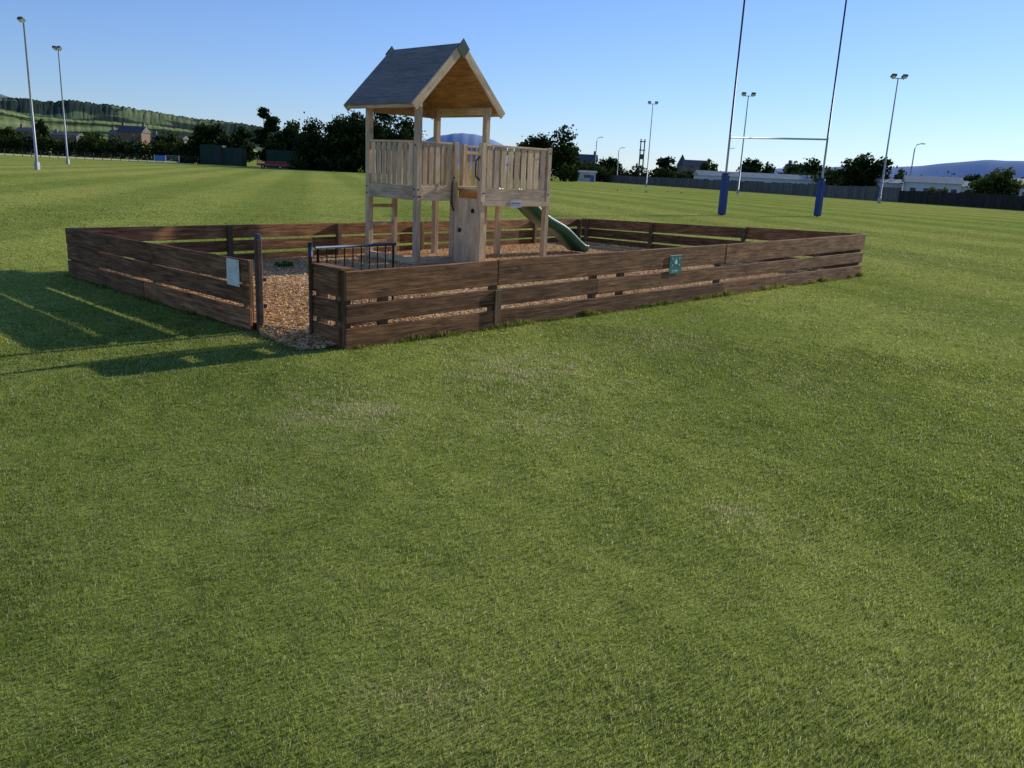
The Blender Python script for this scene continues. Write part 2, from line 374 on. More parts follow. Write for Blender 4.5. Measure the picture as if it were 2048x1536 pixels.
tag(gob,'short mown green and straw coloured grass blades covering the playing field','grass',kind='stuff')
# ---------------------------------------------------------------- timber fences
def zl(t,a,b): return a+(b-a)*t
def fence(name,label,a,b,h0,h1,posts,splits,outside,rows=((.01,.28),(.345,.615),(.675,1.0)),jit=.007):
    d=b-a; L=d.length; e=empty(name,(a.x,a.y,0),math.atan2(d.y,d.x),label,'fence')
    for ri,(lo,hi) in enumerate(rows):
        cuts=[0]+[c*L for c in splits[ri%len(splits)]]+[L]
        for i in range(len(cuts)-1):
            x0,x1=cuts[i]+.003,cuts[i+1]-.003
            za=zl(x0/L,h0,h1); zb=zl(x1/L,h0,h1); j1,j2=random.uniform(-jit,jit),random.uniform(-jit,jit)
            w=(hi-lo)*(za+zb)/2
            o1,o2=random.uniform(-.004,.004),random.uniform(-.004,.004)
            mb=MB(); mb.beam((x0,outside*.057+o1,za*(lo+hi)/2+j1),(x1,outside*.057+o2,zb*(lo+hi)/2+j2),.034,w)
            mb.build('board',M['fence'],e,.006)
    for p in posts:
        x=min(max(p*L,.045),L-.045); h=zl(p,h0,h1)
        MB().beam((x,0,-.02),(x,0,h-.012),.075,.075,side=(0,1,0)).build('post',M['post'],e,.004)
    return e
hN0=zat(C0.x,C0.y,541); hN1=zat(C1.x,C1.y,468); hLn=zat(L1.x,L1.y,520); hLf=zat(CL.x,CL.y,456); hB=zat(CB.x,CB.y,437)
def tx_at(a,b,px,z=.4):
    lo,hi=0.,1.
    s=1 if proj(b.x,b.y,z)[0]>proj(a.x,a.y,z)[0] else -1
    for _ in range(40):
        mid=(lo+hi)/2; p=a.lerp(b,mid)
        if (proj(p.x,p.y,z)[0]-px)*s<0: lo=mid
        else: hi=mid
    return (lo+hi)/2
pp=[0.0]+[tx_at(C0,C1,p) for p in (765,985,1185,1240,1435,1632)]+[1.0]
sp1=tx_at(C0,C1,1440); sp2=tx_at(C0,C1,1185); sp3=tx_at(C0,C1,985)
nf=fence('timber_fence','long low brown timber board fence nearest the camera carrying the small green sign',C0,C1,hN0,hN1,pp,[[sp3,sp1],[sp2],[sp3,sp1]],-1,rows=((.01,.27),(.335,.58),(.635,1.0)),jit=.008)
LN=(C1-C0).length
MB().beam((sp3*LN,-.086,.02),(sp3*LN,-.086,.40),.02,.09,side=(0,1,0)).build('batten',M['post'],nf,.003)
fence('timber_fence','left low timber fence side with the pale blank sign, in shade',L1,CL,hLn,hLf,[0.03,tx_at(L1,CL,313),1],[[.5],[],[.45]],+1,rows=((.01,.32),(.36,.645),(.672,1.0)),jit=.003)
fence('timber_fence','back low timber fence side running behind the play tower',CL,CB,hLf,hB,[0,.2,.38,.55,.7,.85,1],[[.38],[.55],[.38,.7]],+1)
fence('timber_fence','right hand end side of the low timber fence behind the slide',C1,CB,hN1,hB,[0.01,.36,.7,.97],[[.36],[],[.36]],-1)
st=fence('timber_fence','short dark stub of low timber fence beside the gate opening',C0+U*.04+V*.0,S1+U*.04,hN0-.004,hN0+.0,[.0,1],[[],[],[]],+1,jit=.001)
MB().beam((-.05,0,hN0+.01),(.42,0,hN0+.01),.13,.022).build('cap_board',M['fence'],st,.003)
zg=zat(S1.x,S1.y,484); zl1=zat(L1.x,L1.y,463)
e=empty('gate_post',(S1.x-.03,S1.y-.04,0),ANG,'slim gate post with a blue top on the right of the gate opening','gate post')
MB().tube([(0,0,-.02),(0,0,zg*.86)],.018,12).build('shaft',M['darkpost'],e); MB().tube([(0,0,zg*.86),(0,0,zg)],.020,12).build('blue_cap',M['bluemetal'],e)
e=empty('gate_post',(L1.x+.05,L1.y-.05,0),ANG,'thick dark gate post on the left of the gate opening beside the pale sign','gate post')
MB().box((0,0,zl1*.47),(0,0,1),(1,0,0),(0,1,0),zl1*.94,.06,.06).build('shaft',M['darkpost'],e,.012); MB().box((0,0,zl1*.955),(0,0,1),(1,0,0),(0,1,0),zl1*.06,.053,.053).build('blue_cap',M['bluemetal'],e,.01)
for z in (.25,.5): MB().box((.04,.0,z),(1,0,0),(0,1,0),(0,0,1),.05,.04,.03).build('hinge_bracket',M['black'],e)
e=empty('metal_gate',(S1.x+.0,S1.y+.02,0),math.radians(50),'dark metal barred gate swung open inside the fence','gate')
fr=MB(); fr.tube([(.03,0,.84),(.03,0,.12),(.035,0,.115),(.925,0,.115),(.93,0,.12),(.93,0,.84)],.012); fr.build('gate_frame',M['black'],e)
MB().tube([(.0,0,.85),(.96,0,.85)],.014).build('top_rail',M['bluemetal'],e)
for i in range(8):
    MB().tube([(.13+.1*i,0,.12),(.13+.1*i,0,.85)],.006,8).build('bar',M['black'],e)
def onfence(a,b,px,outs):
    t=tx_at(a,b,px,.5); p=a.lerp(b,t); return p,t
p,t=onfence(L1,CL,482,1); d=(CL-L1).normalized(); nrm=Vector((-d.y,d.x,0))
zt=zat(p.x,p.y,517);zb=zat(p.x,p.y,570)
p=p+nrm*.083; e=empty('sign',(p.x,p.y,(zt+zb)/2),math.atan2(d.y,d.x),'blank faded pale sign fixed to the left fence','sign')
hh=(zt-zb)
MB().box((0,0,0),(1,0,0),(0,1,0),(0,0,1),.235,.006,hh).build('sign_plate',M['signpale'],e,.002)
for sx in (-.10,.10):
    for sz in (-hh/2+.02,hh/2-.02): MB().tube([(sx,.002,sz),(sx,.008,sz)],.006,8).build('screw',M['galv'],e)
p,t=onfence(C0,C1,1340,-1); zt=zat(p.x,p.y,509); zb=zat(p.x,p.y,546); hh=zt-zb
p=p-V*.084; e=empty('sign',(p.x,p.y,(zt+zb)/2),ANG,'small green sign with white pictogram fixed to the near fence','sign')
W_=.29
MB().box((0,0,0),(1,0,0),(0,1,0),(0,0,1),W_,.006,hh).build('sign_plate',M['signgreen'],e,.002)
yc=hh*.14
mk=MB()
for px_,pz,sc in ((0,.004,1.25),(-.022,-.006,.9),(.022,-.006,.9)):
    mk.tube([(px_,-.0038,yc+.024*sc+pz),(px_,-.0055,yc+.024*sc+pz)],.009*sc,10)
    mk.prism([(px_-.011*sc,-.004,yc-.026*sc+pz),(px_+.011*sc,-.004,yc-.026*sc+pz),(px_+.009*sc,-.004,yc+.016*sc+pz),(px_-.009*sc,-.004,yc+.016*sc+pz)],(0,-.002,0))
mk.build('pictogram',M['signwhite'],e)
for sx in (-1,1):
    for sz in (-1,1):
        ax,az=sx*.092,yc+sz*.05; mk=MB()
        mk.prism([(ax-sx*.026,-.004,az-sz*.019),(ax-sx*.002,-.004,az-sz*.02),(ax-sx*.024,-.004,az+sz*.002)],(0,-.002,0))
        mk.beam((ax-sx*.012,-.005,az-sz*.009),(ax+sx*.008,-.005,az+sz*.008),.002,.006)
        mk.build('arrow_mark',M['signwhite'],e)
mk=MB()
for row,ws in ((-.085,(.05,.07,.04)),(-.107,(.06,.03,.06))):
    x0=-.09
    for w in ws: mk.box((x0+w/2,-.0045,row*hh/.27),(1,0,0),(0,1,0),(0,0,1),w-.012,.002,.008); x0+=w
mk.build('lettering',M['signwhite'],e)
# ---------------------------------------------------------------- play tower
TB=P(832,528,.08)
T=empty('play_tower',(TB.x,TB.y,.08),ANG,'wooden climbing tower with pitched roof, climbing wall and green slide','play tower')
def bolt(o,pts,ax):
    for p in pts: MB().tube([Vector(p),Vector(p)+Vector(ax)*.012],.013,8).build('bolt',M['black'],o)
PS=.095; UC=1.47; UG=.78
posts={'B':(0,0,2.50),'A':(0,1.25,2.50),'C':(UC,0,2.5),'D':(UC,1.25,2.5),'G':(UG,0,1.93),'E':(.92,-.5,1.93),'F':(2.5,-.5,1.93),'K':(2.5,.66,1.93),'J':(UC+.11,.66,1.93)}
for k,(a,b,h) in posts.items():
    MB().beam((a,b,-.1),(a,b,h),PS,PS,side=(0,1,0)).build('post',M['tower'],T,.006)
def balus(a,b,z0=1.17,z1=1.87,beam=True,gap=.035,w=.092,outs=0,sk=()):
    a=Vector((a[0],a[1],0));b=Vector((b[0],b[1],0));d=b-a;L=d.length;d.normalize();n_=Vector((d.y,-d.x,0))*outs
    a=a+d*(PS/2+.002); b=b-d*(PS/2+.002); L=(b-a).length
    tr=MB().beam(a+n_*.0+Vector((0,0,1.9)),b+Vector((0,0,1.9)),.085,.032); o=tr.build('balustrade',M['tower'],T,.004)
    if beam: MB().beam(a+n_*.02+Vector((0,0,1.115)),b+n_*.02+Vector((0,0,1.115)),.045,.225).build('beam',M['tower'],o,.004)
    MB().beam(a-n_*.012+Vector((0,0,1.80)),b-n_*.012+Vector((0,0,1.80)),.03,.07).build('upper_rail',M['tower'],o,.003)
    k=max(1,int(round((L-gap)/(w+gap)))); ww=(L-gap*(k+1))/k
    for i in range(k):
        if i in sk: continue
        c=a+d*(gap+ww/2+i*(ww+gap))+n_*.016
        MB().beam(c+Vector((0,0,z0+.062)),c+Vector((0,0,z1+.01)),.022,ww*random.uniform(.97,1.03),side=n_ if outs else (-d.y,d.x,0)).build('slat',M['slat'],o,.003)
    return o
balus((0,1.25),(0,0),outs=1,gap=.04); balus((0,0),(UG,0),outs=1,gap=.042); balus((.92,-.5),(2.5,-.5),outs=1,w=.118,gap=.038)
balus((UC,1.25),(.58,1.25),outs=1,gap=.045); balus((UC,.70),(UC,1.25),outs=1,gap=.045); balus((2.5,.66),(UC+.11,.66),outs=1,gap=.045); balus((2.5,-.5),(2.5,.03),outs=1,gap=.045)
MB().beam((.92-.05,-.5-.062,.985),(2.55,-.5-.062,.985),.024,.075).build('fascia',M['tower'],T,.003)
MB().beam((-.0,1.25-.03,1.115),(.58,1.25-.03,1.115),.045,.2).build('beam',M['tower'],T,.003)
dk=MB()
for i in range(13): dk.box((.73,.02+.0+i*.1,1.215),(1,0,0),(0,1,0),(0,0,1),1.36,.094,.028)
dk.build('deck',M['slat'],T)
dk=MB()
for i in range(12): dk.box((1.725,-.44+i*.1,1.18),(1,0,0),(0,1,0),(0,0,1),1.5,.094,.028)
dk.build('deck',M['slat'],T)
wd=Vector((.92-UG,-.5,0)).normalized(); wn=Vector((-wd.y,wd.x,0)); wn=wn if wn.x>0 else -wn
wc=Vector(((.92+UG)/2,-.25,0))-wn*.03
cw=MB(); cw.beam(wc+Vector((0,0,-.05)),wc+Vector((0,0,1.06)),.028,.43,side=wn); cwo=cw.build('climbing_wall',M['wall'],T,.003)
for (tt_,zz_,s) in ((-.10,.54,.034),(.14,.86,.034)):
    c=wc+wd*tt_-wn*.025; MB().blob((c.x,c.y,zz_),(.028,s,s*1.05),jit=.18).build('climbing_grip',M['black'],cwo)
def arc(a,b,out,n_=9):
    a=Vector(a);b=Vector(b);out=Vector(out); return [a]+[a.lerp(b,t)+out*min(1,4*math.sin(math.pi*t)*.45) for t in np.linspace(.06,.94,n_)]+[b]
MB().tube(arc((UG-.05,-.055,.85),(UG-.05,-.055,1.38),(-.07,-.03,0)),.014,10).build('grab_handle',M['black'],T)
MB().tube(arc((.87,-.5,1.35),(.87,-.5,1.72),(-.06,.03,0)),.011,10).build('grab_handle',M['black'],T)
lp=MB().beam((.56,1.28,-.1),(.56,1.28,1.85),.075,.075,side=(0,1,0)).build('ladder_upright',M['tower'],T,.004)
for z in (.25,.55,.85): MB().beam((.04,1.28,z),(.53,1.28,z),.05,.05).build('ladder_rung',M['tower'],T,.003)
MB().beam((-.01,-.02,.045),(-.01,1.3,.045),.09,.1).build('ground_beam',M['tower'],T,.004)
MB().beam((.05,-.0,.045),(.76,-.0,.045),.09,.1).build('ground_beam',M['tower'],T,.004)
bolt(T,[(-.02,-.048,1.06),(-.02,-.048,1.17),(.02,-.048,1.06),(.93,-.549,.99),(.93,-.549,1.15),(2.5,-.549,.99),(2.5,-.549,1.15),(2.5,-.549,1.84)],(0,-1,0))
bolt(T,[(-.048,.02,1.06),(-.048,.02,1.17),(-.048,1.25,1.06),(-.048,1.25,1.17),(-.048,.0,1.84)],(-1,0,0))
ru=.72; rz=3.38; ev=2.42; hw=.96; v0,v1=-.16,1.56
for sgn in (-1,1):
    dvec=Vector((sgn*hw,0,ev-rz)); Ls=dvec.length; dn=dvec.normalized(); nr=Vector((sgn*(rz-ev),0,hw)).normalized()
    rf=MB(); n_=9; w=Ls/n_
    for i in range(n_):
        c=Vector((ru,(v0+v1)/2,rz))+dn*(w*(i+.5))+nr*.035
        rf.box(c,(0,1,0),dn,nr,v1-v0,w-.003,.022)
    ro=rf.build('roof_slope',M['roof'],T,.002)
    MB().box(Vector((ru,(v0+v1)/2,rz))+dn*(Ls/2-.01)+nr*.012,(0,1,0),dn,nr,v1-v0-.06,Ls-.05,.016).build('roof_lining',M['ply'],ro)
    for vv in (v0-.014,v1+.014):
        MB().beam(Vector((ru,vv,rz+.0))+dn*-.01-nr*.02,Vector((ru,vv,rz))+dn*(Ls+.015)-nr*.02,.028,.13,side=(0,1,0)).build('barge_board',M['tower'],ro,.004)
    MB().beam((ru+sgn*.75,0-.1,2.46),(ru+sgn*.75,1.35,2.46),.05,.11).build('wall_plate',M['tower'],T,.004)
    MB().beam((ru+sgn*(hw-.02),v0,ev-.0),(ru+sgn*(hw-.02),v1,ev-.0),.022,.07).build('eave_board',M['tower'],ro,.003)
MB().prism([(ru-hw+.03,1.5,ev+.01),(ru+hw-.03,1.5,ev+.01),(ru,1.5,rz-.02)],(0,.02,0)).build('gable_panel',M['ply'],T)
MB().beam((.05,1.25,2.4),(UC-.05,1.25,2.4),.045,.1).build('tie_beam',M['ply'],T,.003)
for vv in (v0-.031,v1+.031):
    s_=.135; y0=vv-(.012 if vv<0 else 0)
    MB().prism([(ru,y0,rz+s_*.75),(ru-s_,y0,rz-.05),(ru,y0,rz-s_-.07),(ru+s_,y0,rz-.05)],(0,.014,0)).build('ridge_cap',M['cap'],T,.003)
npx=MB().box((1.66,-.58,.985),(1,0,0),(0,1,0),(0,0,1),.27,.008,.11).build('name_plate',M['plate'],T,.002)
mk=MB()
for i in range(5): mk.box((1.57+i*.045,-.5848,1.0),(1,0,0),(0,1,0),(0,0,1),.034,.002,.02)
for i in range(6): mk.box((1.565+i*.038,-.5848,.965),(1,0,0),(0,1,0),(0,0,1),.028,.002,.008)
mk.build('lettering',M['navy'],npx)
path=[]
for i in range(49):
    t=i/48; u_=2.36+2.14*t
    z=1.12-1.08*t+.032*math.sin(t*math.pi*3.6+.2)*(1-t*.2)
    if t<.05: z=1.13
    if t>.93: z=max(z,.06)
    path.append((u_,z))
vc=.30; prof=[(-.225,.09),(-.24,.105),(-.258,.09),(-.245,-.0),(-.20,-.045),(.20,-.045),(.245,0),(.258,.09),(.24,.105),(.225,.09),(.21,.01),(.18,-.02),(-.18,-.02),(-.21,.01)]
sm=MB()
for i,(u_,z) in enumerate(path):
    for a_,h_ in prof: sm.v.append(Vector((u_,vc+a_,z+h_)))
kp=len(prof)
for i in range(len(path)-1):
    for k in range(kp):
        k2=(k+1)%kp; sm.f.append([i*kp+k,i*kp+k2,(i+1)*kp+k2,(i+1)*kp+k]); sm.uv+=[(0,0)]*4; sm.t.append(.5); sm.sm.append(True)
for e_ in (0,len(path)-1):
    sm.f.append([e_*kp+k for k in range(kp)]); sm.uv+=[(0,0)]*kp; sm.t.append(.5); sm.sm.append(False)
sm.build('slide',M['green_pl'],T)
def leafy(name,p,label,cat,r,h,n_,size,mat):
    m=n_; th=rng.uniform(0,2*np.pi,m); rr=r*np.sqrt(rng.random(m)); z=h*rng.random(m)
    c=np.stack([p.x+rr*np.cos(th),p.y+rr*np.sin(th),p.z+z*(1-.4*rr/r)],1)
    a=rng.normal(0,1,(m,3)); a/=np.linalg.norm(a,axis=1)[:,None]; b_=np.cross(a,rng.normal(0,1,(m,3))); b_/=np.linalg.norm(b_,axis=1)[:,None]
    s_=size*rng.uniform(.6,1.3,(m,1)); co=np.stack([c-a*s_,c+b_*s_*.5,c+a*s_,c-b_*s_*.5],1).reshape(-1,3)
    return tag(npmesh(name,co,[np.arange(m*4).reshape(m,4)],4,mat,tone=rng.random(m)),label,cat)
leafy('weed_plant',P(567,532,.08),'small green leafy weed growing in the chips behind the gate opening','plant',.13,.08,150,.028,leafmat('weed_leaf',[(0,(.05,.10,.02)),(1,(.18,.30,.06))],.4))
# ---------------------------------------------------------------- rugby goal
ga=P(1443,431); gb=at(1634,44.5)
za_=zat(ga.x,ga.y,275); zb_=zat(gb.x,gb.y,279)
d=gb-ga
e=empty('rugby_goal',ga,math.atan2(d.y,d.x),'tall rugby goal with blue padded posts and thin crossbar','rugby goal')
for x_,zc in ((0,za_),(d.length,zb_)):
    MB().tube([(x_,0,0),(x_,0,zc+.1)],.055,12,.05).build('lower_post',M['goalw'],e)
    MB().tube([(x_,0,zc+.1),(x_,0,zc+8)],.048,12,.04).build('upright',M['navy'],e)
    pd=MB().box((x_,0,.98),(0,0,1),(1,0,0),(0,1,0),1.9,.36,.30).build('post_pad',M['pad'],e,.06)
    MB().box((x_,0,1.955),(0,0,1),(1,0,0),(0,1,0),.04,.30,.25).build('pad_top',M['navy'],pd)
MB().tube([(.0,0,za_),(d.length,0,zb_)],.045,10).build('crossbar',M['goalw'],e)
# ---------------------------------------------------------------- floodlight masts
def mast(px,D,ytop,label,heads,r=.11,w=.6,group='tall floodlight masts round the field'):
    p=at(px,D); h=zat(p.x,p.y,ytop)
    e=empty('floodlight_mast',p,random.uniform(-.3,.3),label,'floodlight',group)
    MB().tube([(0,0,0),(0,0,h*.5),(0,0,h)],r,10,r*.5).build('pole',M['galv'],e)
    MB().box((0,0,.3),(0,0,1),(1,0,0),(0,1,0),.6,.3,.3).build('base_box',M['galv'],e,.02)
    if heads>1: MB().beam((-w,0,h),(w,0,h),.08,.08).build('cross_arm',M['galv'],e)
    for i in range(heads):
        x_=0 if heads==1 else -w+2*w*i/(heads-1)
        k_=.8 if w<.5 else 1
        m=MB(); m.box((x_,-.18,h+.22),(1,0,0),(0,.86,-.5),(0,.5,.86),.55*k_,.5*k_,.22); m.box((x_,0,h+.05),(1,0,0),(0,1,0),(0,0,1),.1,.1,.3)
        o=m.build('floodlight',M['slate'],e,.03)
        MB().box((x_,-.24,h+.10),(1,0,0),(0,.86,-.5),(0,.5,.86),.46*k_,.4*k_,.02).build('lens',M['signwhite'],o)
    return e
mast(75,66,46,'tall floodlight mast at the far left, the nearer and taller of two',1,w=.3)
mast(136,98,100,'second floodlight mast from the left, thinner and further off',2,w=.27)
mast(1292,150,208,'floodlight mast standing left of the rugby goal',2)
mast(1475,112,192,'floodlight mast seen between the two rugby goal posts',2)
mast(1758,93,157,'floodlight mast right of the rugby goal with a double head',2)
def lamp(px,D,ytop,label,side):
    p=at(px,D); h=zat(p.x,p.y,ytop); e=empty('street_lamp',p,0,label,'street lamp','thin street lamps beyond the boundary fence')
    MB().tube([(0,0,0),(0,0,h*.9),(side*.25,0,h*.98),(side*.9,0,h)],.11,8,.06).build('pole',M['galv'],e)
    MB().box((side*1.2,0,h),(1,0,0),(0,1,0),(0,0,1),.7,.25,.14).build('lamp_head',M['slate'],e,.04)
lamp(1188,215,274,'thin street lamp by the white hut',1); lamp(1233,225,295,'short thin street lamp with its head bent right, left of the utility pole',1)
lamp(1449,230,296,'thin street lamp just left of the left goal post',1); lamp(1813,140,287,'thin street lamp behind the white mobile homes',1)
p=at(1279,230); h=zat(p.x,p.y,278); e=empty('utility_pole',p,0,'dark wooden utility pole with cross pieces beyond the fence','utility pole')
for x_ in (-.5,.5): MB().tube([(x_,0,0),(x_,0,h)],.2,8,.15).build('pole',M['bark'],e)
for z in (h*.94,h*.75): MB().box((0,0,z),(1,0,0),(0,1,0),(0,0,1),1.6,.2,.25).build('cross_arm',M['bark'],e)
MB().box((0,-.3,h*.6),(1,0,0),(0,1,0),(0,0,1),1.1,.8,1.3).build('transformer',M['slate'],e,.05)
# ---------------------------------------------------------------- vegetation
def foliage_mesh(name,blobs,n_,size,mat,parent=None,gap=.25):
    B=np.array(blobs); wt=(B[:,3]*B[:,4]*B[:,5])**(2/3); idx=rng.choice(len(B),n_,p=wt/wt.sum())
    d=rng.normal(0,1,(n_,3)); d/=np.linalg.norm(d,axis=1)[:,None]
    rr=rng.random(n_)**.45*(1+.25*rng.normal(0,1,n_)*rng.random(n_))
    c=B[idx,:3]+d*B[idx,3:]*rr[:,None]
    s=max(.6,B[:,3].mean()*.9)
    cl=np.sin(c[:,0]*2.6/s+ph[0]*7)*np.sin(c[:,1]*2.3/s+ph[1])*np.sin(c[:,2]*2.9/s+ph[2])
    keep=(cl>-gap)|(rng.random(n_)<.6); c=c[keep]; cl=cl[keep]; d=d[keep]; c[:,2]=np.maximum(c[:,2],.15); m=len(c)
    a=rng.normal(0,1,(m,3)); a/=np.linalg.norm(a,axis=1)[:,None]; b_=np.cross(a,rng.normal(0,1,(m,3))); b_/=np.linalg.norm(b_,axis=1)[:,None]
    s_=size*rng.uniform(.5,1.25,(m,1)); co=np.stack([c-a*s_,c+b_*s_*.7,c+a*s_,c-b_*s_*.7],1).reshape(-1,3)
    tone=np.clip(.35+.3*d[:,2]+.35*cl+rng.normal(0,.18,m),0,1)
    o=npmesh(name,co,[np.arange(m*4).reshape(m,4)],4,mat,tone=tone)
    if parent: o.parent=parent
    return o
def tree(px,D,ytop,wpx,label,kind='round',mat='leaf',n_=2600,trunk=.25,name='tree',group=None):
    p=at(px,D); h=zat(p.x,p.y,ytop); W=wpx*D/F
    e=empty(name,p,0,label,'tree',group)
    bl=[]; b0=h*trunk
    if kind=='round':
        for i in range(20):
            a=random.uniform(0,6.28); r=W/2*math.sqrt(random.random())*.72; z=random.uniform(b0+.1*h,h*.84)
            k=1-.55*max(0,(z/h-.5))/.5
            s=W*random.uniform(.16,.27); bl.append((r*math.cos(a)*k,r*math.sin(a)*k,z,s,s,s*random.uniform(.6,.9))); 
        bl.append((random.uniform(-.08,.08)*W,0,h*.86,W*.18,W*.18,h*.13))
    elif kind=='wind':
        for i in range(12):
            t=i/11; z=b0+(h-b0)*(.05+.9*t); w=W*(.52-.2*t)*random.uniform(.75,1.2)
            o=random.uniform(-.15,.25)*W; bl.append((o,random.uniform(-.1,.1)*W,z,w*.66,w*.6,h*.055))
    elif kind=='dense':
        for i in range(38):
            x_=random.uniform(-.5,.5); z=random.uniform(.06,.88-.5*x_*x_*2)*h; s=W*random.uniform(.12,.2)
            bl.append((x_*W*.82,random.uniform(-.3,.3)*W,z,s,s,s*.9))
        bl.append((0,0,h*.42,W*.36,W*.3,h*.38))
    tr=MB(); tr.tube([(0,0,-.1),(.02*W,0,h*.35),(0,.02*W,h*.62)],max(.12,h*.028),8,h*.012); to=tr.build('trunk',M['bark'],e)
    for q_ in random.sample(bl,min(7,len(bl))):
        z0=h*random.uniform(.25,.5); lm=MB(); lm.tube([(.01*W,0,z0),(q_[0]*.5,q_[1]*.5,(z0+q_[2])/2+.03*h),(q_[0],q_[1],q_[2])],h*.012,6,h*.004); lm.build('limb',M['bark'],to)
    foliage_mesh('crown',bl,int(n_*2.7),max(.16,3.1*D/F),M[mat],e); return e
def bush(px,D,ytop,wpx,label,mat='leaf',n_=900,name='bush',group=None,cat='bush'):
    p=at(px,D); h=zat(p.x,p.y,ytop); W=wpx*D/F; bl=[]
    for i in range(9):
        s=W*random.uniform(.15,.24); bl.append((random.uniform(-.38,.38)*W,random.uniform(-.2,.2)*W,random.uniform(.1,.72)*h,s,s,h*.28))
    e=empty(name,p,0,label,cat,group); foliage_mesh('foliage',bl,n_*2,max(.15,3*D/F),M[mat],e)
    MB().tube([(0,0,-.05),(0,0,h*.5)],.1,6,.04).build('stem',M['bark'],e); return e
def hedge(px0,D0,px1,D1,ys,label,mat='leaf',depth=1.8,name='hedge'):
    a=at(px0,D0);b=at(px1,D1); L=(b-a).length; bl=[]; k=int(L/2.2)
    for i in range(k):
        t=(i+.5)/k; p=a.lerp(b,t)
        yt=np.interp(t,np.linspace(0,1,len(ys)),ys)
        h=zat(p.x,p.y,yt)*random.uniform(.78,1.1)
        q_=p-a; bl.append((q_.x,q_.y+random.uniform(-1,1),h*.45,1.9,depth,h*.52))
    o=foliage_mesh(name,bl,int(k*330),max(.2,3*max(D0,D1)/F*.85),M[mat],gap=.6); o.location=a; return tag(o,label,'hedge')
tree(425,185,238,96,'broad dark tree left of the green containers, below the hill end','dense',n_=2600,trunk=.12)
tree(484,200,252,50,'small dark tree between the broad left tree and the wind shaped pine','round',n_=1500,trunk=.1)
tree(532,190,216,64,'tall flat tiered windswept dark pine standing over the containers','wind',n_=2600,trunk=.1)
tree(590,180,243,92,'rounded dark tree just right of the windswept pine','dense',n_=2600)
tree(655,165,222,125,'large dark evergreen mass left of the play tower roof','dense',n_=4500)
tree(712,170,212,80,'dark tree half hidden by the left posts of the play tower','dense',n_=3000)
tree(775,165,206,125,'large dark tree seen through the open side of the play tower','dense',n_=4500)
tree(1090,180,246,124,'big rounded dark tree right of the play tower','dense',n_=5000)
tree(1042,185,285,54,'lower dark tree at the left foot of the big rounded tree','round',n_=1200,trunk=.05)
tree(88,260,237,32,'small dark tree among the far left houses','round',n_=700)
tree(1212,240,312,54,'dark round tree behind the street lamps by the white hut','dense',n_=1300)
tree(1330,245,308,44,'dark tree right of the utility pole','dense',n_=900)
tree(1412,235,318,50,'rounded tree left of the rugby goal beyond the fence','dense','leaf2',n_=1000)
tree(1508,230,318,66,'broad tree seen between the goal posts on the left','dense',n_=1400)
tree(1610,215,322,96,'wide low tree seen beside the right goal post','dense',n_=1800)
tree(1722,140,306,96,'rounded dark tree left of the tall double headed mast','dense','leaf',n_=3200)
tree(1668,160,330,44,'small tree right behind the right goal post','dense','leaf2',n_=900)
tree(1797,150,330,38,'small tree right of the double headed mast','dense','leaf2',n_=700)
tree(1985,118,334,80,'pale green loose tree right of the mobile homes','dense','leaf2',n_=2200)
tree(1935,150,345,44,'small dark tree behind the mobile homes','dense',n_=800)
tree(2070,140,325,60,'dark tree at the right edge of the field','dense',n_=1500)
tree(345,250,262,70,'low spreading dark tree behind the left hedge','dense',n_=1000)
tree(190,262,264,56,'low dark tree behind the hedge left of the red house','dense',n_=1000)
tree(20,262,252,50,'dark tree at the far left edge below the hill','dense',n_=1000)
hedge(-120,235,400,215,[256,262,258,268,262,270,266,272,270,280,276],'long dark hedge across the far left of the field')
hedge(1195,232,1440,228,[325,335,328,338,332,338],'dark hedge line beyond the boundary fence left of the goal')
hedge(1480,222,1760,170,[340,345,338,347,343,346],'dark hedge line beyond the boundary fence behind the goal')
hedge(1120,205,1215,215,[330,322,335],'dark undergrowth right of the big rounded tree')
hedge(1800,150,2090,125,[345,352,345,356,350],'dark hedge behind the mobile homes at right')
hedge(560,175,860,175,[300,296,292,300,310],'dark undergrowth under the trees left of the tower')
bush(375,185,280,46,'rounded bush at the left of the green container',n_=800); bush(1868,112,374,40,'low bush in front of the white mobile home','leaf2',n_=500); bush(1355,215,335,44,'low bush beyond the fence right of the utility pole',n_=600); bush(1930,115,378,36,'low bush between two mobile homes','leaf2',n_=500)
